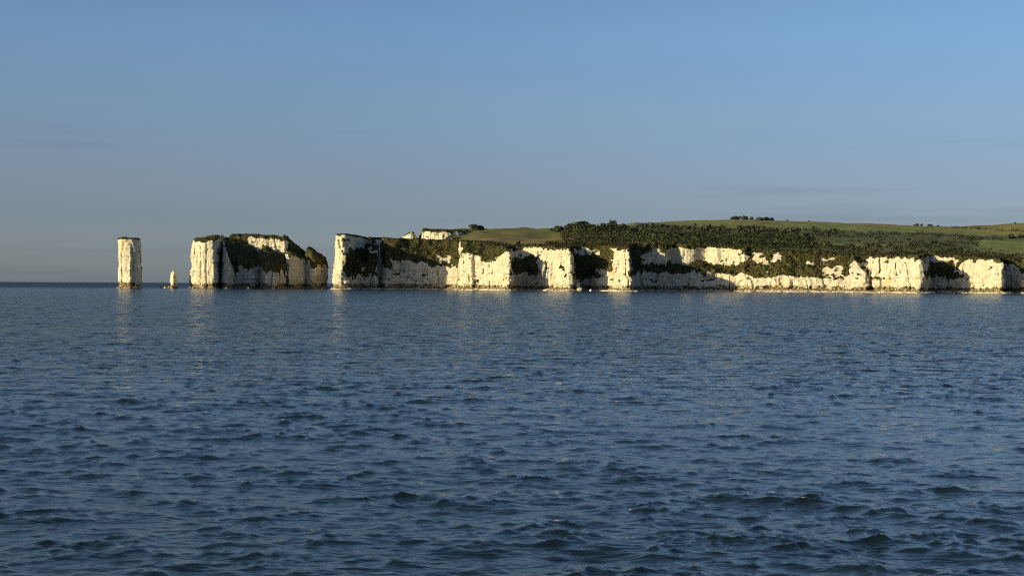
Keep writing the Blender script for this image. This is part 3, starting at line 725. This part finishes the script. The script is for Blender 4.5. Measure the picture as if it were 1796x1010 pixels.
def plant(name, label, cat, px, d, wpx, toprow, pal, group=None, n=420):
    x = float(wx(px, d)); z0 = float(land_z(np.array([x]), np.array([float(d)]))[0]) - 0.3
    ztop = float(wz(px, toprow, d)); z0 -= 0.35 * max(ztop - z0, 0) if d > 2000 or cat == 'bush' else 0.0; rx = wpx * d / F / 2; H = max(ztop - z0, rx * 0.9)
    root = empty(name, (x, d, z0)); tag(root, label, cat, group)
    key = (pal, len(PROTO) % 5 if (pal, 0) in PROTO and len(PROTO) > 12 else len([k for k in PROTO if k[0] == pal]))
    if key not in PROTO:
        cols = {'green': GREEN, 'brown': BROWN, 'grey': GREY}[pal]; sd = 100 + len(PROTO)
        v, q, t = tree_mesh(sd, n, 1.0, 0.62, cols, 0.46); co = build('crown', v, q, LEAF, root, smooth=False, tint=t, nrm=ONRM)
        v, q = trunk_mesh(1.0, 0.09, sd); to = build('trunk', v, q, BARK, root)
        PROTO[key] = (co.data, to.data)
    else:
        for nm, me in zip(('crown', 'trunk'), PROTO[key]):
            o = bpy.data.objects.new(nm, me); COL.objects.link(o); o.parent = root
    zs = H / 1.08
    for ch in root.children: ch.scale = (rx, rx, zs) if ch.name.startswith('crown') else (min(rx, zs) * 0.8, min(rx, zs) * 0.8, zs * 0.8)
    root.rotation_euler[2] = float(rng.uniform(0, 6.28))
    return root
copse = 'copse on the headland skyline'
plant('tree', 'broad dome-topped tree, tallest and widest of the headland skyline copse', 'tree', 1020, 1075, 34, 385, 'green', copse)
plant('tree', 'round tree standing proud at the right of the skyline copse', 'tree', 1075, 1070, 19, 384, 'green', copse)
plant('tree', 'small round tree just left of the proud round skyline tree', 'tree', 1058, 1072, 18, 389, 'green', copse)
plant('tree', 'low tree between the broad dome tree and the small round tree', 'tree', 1040, 1068, 22, 391, 'green', copse)
plant('tree', 'low spreading tree at the left shoulder of the skyline copse', 'tree', 1000, 1065, 24, 391, 'green', copse)
plant('tree', 'leftmost low tree where the skyline copse meets the olive field', 'tree', 979, 1060, 24, 395, 'green', copse)
plant('tree', 'rightmost low tree of the skyline copse beside the far hill', 'tree', 1094, 1065, 22, 391, 'green', copse)
plant('bush', 'single dark round bush alone at the foot of the olive field', 'bush', 908, 838, 10, 420.5, 'brown')
plant('bush', 'dark low thicket on the field skyline right of the far white cliff', 'bush', 836, 1150, 30, 398, 'green')
plant('bush', 'dark bush on top of the far white cliff', 'bush', 766, 1012, 18, 400.5, 'brown')
ht = 'trees on the far hilltop'
plant('tree', 'larger left tree of the clump on the far hilltop', 'tree', 1318, 2290, 11, 379.5, 'grey', ht)
plant('tree', 'round tree at the right end of the far hilltop clump', 'tree', 1354, 2290, 9, 380.5, 'grey', ht)
plant('tree', 'leftmost low tree of the far hilltop clump', 'tree', 1290, 2290, 20, 383.5, 'grey', ht)
plant('tree', 'low tree just left of the larger hilltop tree', 'tree', 1305, 2290, 20, 382.5, 'grey', ht)
plant('tree', 'low tree in the middle of the far hilltop clump', 'tree', 1331, 2290, 20, 382.5, 'grey', ht)
plant('tree', 'low tree beside the round tree of the hilltop clump', 'tree', 1344, 2285, 18, 383, 'grey', ht)
plant('bush', 'tiny lone bush on the hill skyline right of the clump', 'bush', 1380, 2290, 5, 384.5, 'grey')
plant('bush', 'second tiny lone bush on the hill skyline, further right', 'bush', 1418, 2290, 5, 386.5, 'grey')
sk = 'bushes along the dip in the skyline'
plant('bush', 'left bush in the dip of the right-hand skyline', 'bush', 1607, 2290, 12, 393.5, 'grey', sk)
plant('bush', 'taller bush in the dip of the right-hand skyline', 'bush', 1616, 2290, 7, 392, 'grey', sk)
plant('bush', 'middle low bush in the dip of the right-hand skyline', 'bush', 1630, 2290, 12, 395, 'grey', sk)
plant('bush', 'right bush in the dip of the right-hand skyline', 'bush', 1644, 2290, 10, 395, 'grey', sk)
plant('bush', 'lone bush on the skyline at the far right edge', 'bush', 1779, 2280, 7, 389, 'grey')

def thicket(name, label, n, pxr, dr, rad, pal, per, seed, kind='stuff', dens=None, line=None, cat=None, hz=0.64):
    r = np.random.default_rng(seed)
    if line is None:
        px = r.uniform(*pxr, n * 2); d = np.exp(r.uniform(math.log(dr[0]), math.log(dr[1]), n * 2))
        x = wx(px, d); ok = near_coast(x, d) > 20
        if dens is not None: ok &= dens(px, d, r)
        px, d, x = px[ok][:n], d[ok][:n], x[ok][:n]
    else:
        t = np.sort(r.uniform(0, 1, n)); L = np.array(line, float); s = np.linspace(0, 1, len(L))
        px = np.interp(t, s, L[:, 0]); d = np.interp(t, s, L[:, 1]) + r.normal(0, 2, n); x = wx(px, d)
    z = land_z(x, d); n = len(x)
    R = r.uniform(*rad, n) * (1 + 0.35 * vnoise(x / 30, d / 30, 0, seed)) * r.choice([0.7, 0.9, 1.0, 1.35], n, p=[0.35, 0.3, 0.2, 0.15])
    pts = []; tint = []; size = []; outs = []
    cols = {'green': GREEN, 'brown': BROWN, 'grey': GREY, 'mix': np.concatenate([GREEN, BROWN])}[pal]
    base = crown_pts(per * 8, 1, hz, np.random.default_rng(seed + 1), 9)
    for i in range(n):
        p = base[r.integers(0, len(base), per)] * R[i]; a = r.uniform(0, 6.28)
        c, s = math.cos(a), math.sin(a); p = np.c_[c * p[:, 0] - s * p[:, 1], s * p[:, 0] + c * p[:, 1], p[:, 2]]
        outs.append(p / R[i] * 0.8 + np.array([-0.15, -0.1, 0.45]))
        pts.append(p + np.array([x[i], d[i], z[i] + R[i] * 0.36]))
        cb = cols[int(np.clip((vnoise(np.array([x[i] / 16]), np.array([d[i] / 30]), 0, seed + 2)[0] * 0.6 + 0.5) * len(cols), 0, len(cols) - 1))] * r.uniform(0.82, 1.18)
        tint.append(cb * r.uniform(0.85, 1.15, (per, 1))); size.append(np.full(per, R[i] * 0.15))
    C = np.concatenate(pts); sz = np.concatenate(size)
    v, q, t = leaf_cards(C, sz, r, 0.6, np.concatenate(tint), np.concatenate(outs))
    o = np.array([x.mean(), d.mean(), 0])
    ob = build(name, v - o, q, LEAF, smooth=False, kind=kind, tint=t, nrm=ONRM); ob.location = o
    ob['label'] = label
    if cat: ob['category'] = cat
    return ob
thicket('woodland', 'dark wood below the skyline copse', 240, (962, 1112), (960, 1075), (2.6, 4.6), 'green', 60, 201,
        dens=lambda p, d, r: d > 1075 - (p - 955) * 2.0)
thicket('scrubland', 'brownish green scrub above the small bays', 420, (955, 1130), (790, 960), (1.5, 2.7), 'mix', 46, 202,
        dens=lambda p, d, r: (p > 985) | (d > 800 + 0 * p) & (d < 850))
thicket('woodland', 'dense green thicket above the wide shaded bay', 820, (1108, 1425), (805, 1150), (1.8, 3.6), 'green', 64, 203)
thicket('woodland', 'greyish far wood under the open hill', 330, (1105, 1470), (1150, 1560), (3.0, 5.2), 'grey', 60, 204,
        dens=lambda p, d, r: vnoise(p / 30, d / 80, 0, 8) > -0.35)
thicket('scrubland', 'dark scrub behind the right-hand cliffs', 380, (1395, 1730), (775, 1010), (1.4, 2.7), 'mix', 60, 205,
        dens=lambda p, d, r: (vnoise(p / 22, d / 28, 0, 3) > -0.2) & ~((p > 1440) & (p < 1560) & (d > 910) & (d < 970)) & ((p < 1690) | (d < 815)))
thicket('woodland', 'band of hedges and small woods below the right-hand hill', 170, (1440, 1760), (1010, 1500), (2.2, 3.8), 'grey', 54, 206,
        dens=lambda p, d, r: (vnoise(p / 60, d / 45, 0, 6) > 0.1) | (np.abs(d - 1490 + (p - 1440) * 0.3) < 25))
thicket('scrubland', 'brown scrub along the cliff top at the far right', 150, (1690, 1850), (750, 820), (1.2, 2.2), 'brown', 46, 207)
def hedge(label, line, n, rad, seed):
    thicket('hedgerow', label, n, None, None, rad, 'grey', 44, seed, kind=None, line=line, cat='hedge', hz=0.8)
hedge('dark hedge running down the hill from the skyline dip to the right edge', [(1650, 2240), (1700, 2080), (1760, 1880), (1830, 1700)], 90, (2.2, 3.6), 301)
hedge('long hedge curving under the hill field towards the right edge', [(1560, 1545), (1650, 1480), (1730, 1440), (1800, 1500), (1850, 1600)], 110, (2.4, 4.2), 302)
hedge('straight low hedge between the two green fields at the right edge', [(1690, 1010), (1740, 1000), (1850, 985)], 60, (1.0, 1.7), 303)
hedge('lower straight hedge just behind the cliff top at the right edge', [(1695, 893), (1745, 893), (1850, 890)], 60, (1.0, 1.7), 304)

# ------------------------------------------------------------------ boulders and buoys
def boulder(label, px, d, sx, sz, seed, group='boulders along the foot of the cliffs', z=0.2):
    r = np.random.default_rng(seed); n = 12; m = 8
    th = np.linspace(0, math.pi, m); ph = np.linspace(0, 2 * math.pi, n, endpoint=False)
    T, Ph = np.meshgrid(th, ph, indexing='ij'); p = np.stack([np.sin(T) * np.cos(Ph), np.sin(T) * np.sin(Ph), np.cos(T)], -1).reshape(-1, 3)
    p = p / (np.abs(p) ** 4).sum(1, keepdims=True) ** 0.17
    p *= (1 + 0.3 * vnoise(p[:, 0] * 1.4 + seed, p[:, 1] * 1.4, p[:, 2] * 1.4, seed % 13))[:, None]
    p *= np.array([sx, sx * 0.8, sz])
    i = np.arange(m - 1)[:, None]; j = np.arange(n)[None, :]
    Q = np.stack([i * n + j, (i + 1) * n + j, (i + 1) * n + (j + 1) % n, i * n + (j + 1) % n], -1).reshape(-1, 4)
    o = build('boulder', p, Q, CHALK if 'white' in label else BASE, smooth=False); o.location = (float(wx(px, d)), d, z)
    o.rotation_euler[2] = r.uniform(0, 6); tag(o, label, 'boulder', group); return o
boulder('upright white boulder at the foot of the bright rounded prow', 1014, 743, 0.9, 1.6, 1, z=2.8)
boulder('grey boulder under the upright white one', 1016, 742, 1.5, 1.2, 2, z=0.6)
boulder('white boulder below the notch right of the long shaded wall', 836, 780, 1.1, 0.8, 3)
boulder('pale boulder at the right foot of the shaded wall', 815, 797, 1.0, 0.7, 4)
boulder('pale boulder left of the square-cut prow', 1052, 750, 1.1, 0.8, 5, z=0.5)
boulder('small boulder in the wide shaded bay near its left end', 1150, 768, 0.9, 0.7, 6)
boulder('small boulder in the middle of the wide shaded bay', 1252, 762, 1.0, 0.8, 7)
boulder('pale boulder where the wide shaded bay turns into light', 1322, 750, 1.2, 0.8, 8, z=0.6)
boulder('low boulder at the foot of the island bastion', 333, 800, 1.2, 1.0, 9)
boulder('wet boulder under the island recess', 436, 803, 0.9, 0.7, 10)
boulder('boulder at the right end of the island', 566, 812, 1.0, 0.7, 11)
boulder('boulder at the foot of the cream bastion beside its notch', 1528, 731, 1.2, 0.8, 12, z=0.5)
boulder('small boulder under the shaded wall past the cream bastion', 1645, 737, 1.0, 0.7, 13)

def lathe(prof, n=14):
    V = [(rr * math.cos(2 * math.pi * k / n), rr * math.sin(2 * math.pi * k / n), zz) for rr, zz in prof for k in range(n)]
    Q = [(i * n + k, i * n + (k + 1) % n, (i + 1) * n + (k + 1) % n, (i + 1) * n + k) for i in range(len(prof) - 1) for k in range(n)]
    return np.array(V), np.array(Q)
def buoy(label, px, d, s, group='white buoys close inshore'):
    root = empty('buoy', (float(wx(px, d)), d, 0.0)); tag(root, label, 'buoy', group)
    v, q = lathe([(0.02, -0.35), (0.32, -0.28), (0.5, 0.0), (0.55, 0.35), (0.46, 0.72), (0.25, 0.95), (0.02, 1.0)]); build('float', v * s, q, WHITEP, root)
    v, q = lathe([(0.56, 0.28), (0.60, 0.31), (0.60, 0.38), (0.56, 0.41)]); build('rubbing_band', v * s, q, DARKM, root)
    R, r0, V, Q = 0.14, 0.035, [], []
    for a in range(12):
        for b in range(6):
            A = a * math.pi / 6; B = b * math.pi / 3
            V.append(((R + r0 * math.cos(B)) * math.cos(A), r0 * math.sin(B), 1.1 + (R + r0 * math.cos(B)) * math.sin(A)))
            Q.append((a * 6 + b, ((a + 1) % 12) * 6 + b, ((a + 1) % 12) * 6 + (b + 1) % 6, a * 6 + (b + 1) % 6))
    build('ring', np.array(V) * s, np.array(Q), DARKM, root)
    return root
buoy('white buoy floating in front of the dark bay left of the square-cut prow', 1036, 722, 1.15)
buoy('white buoy floating off the foot of the cream bastion', 1543, 690, 0.95)
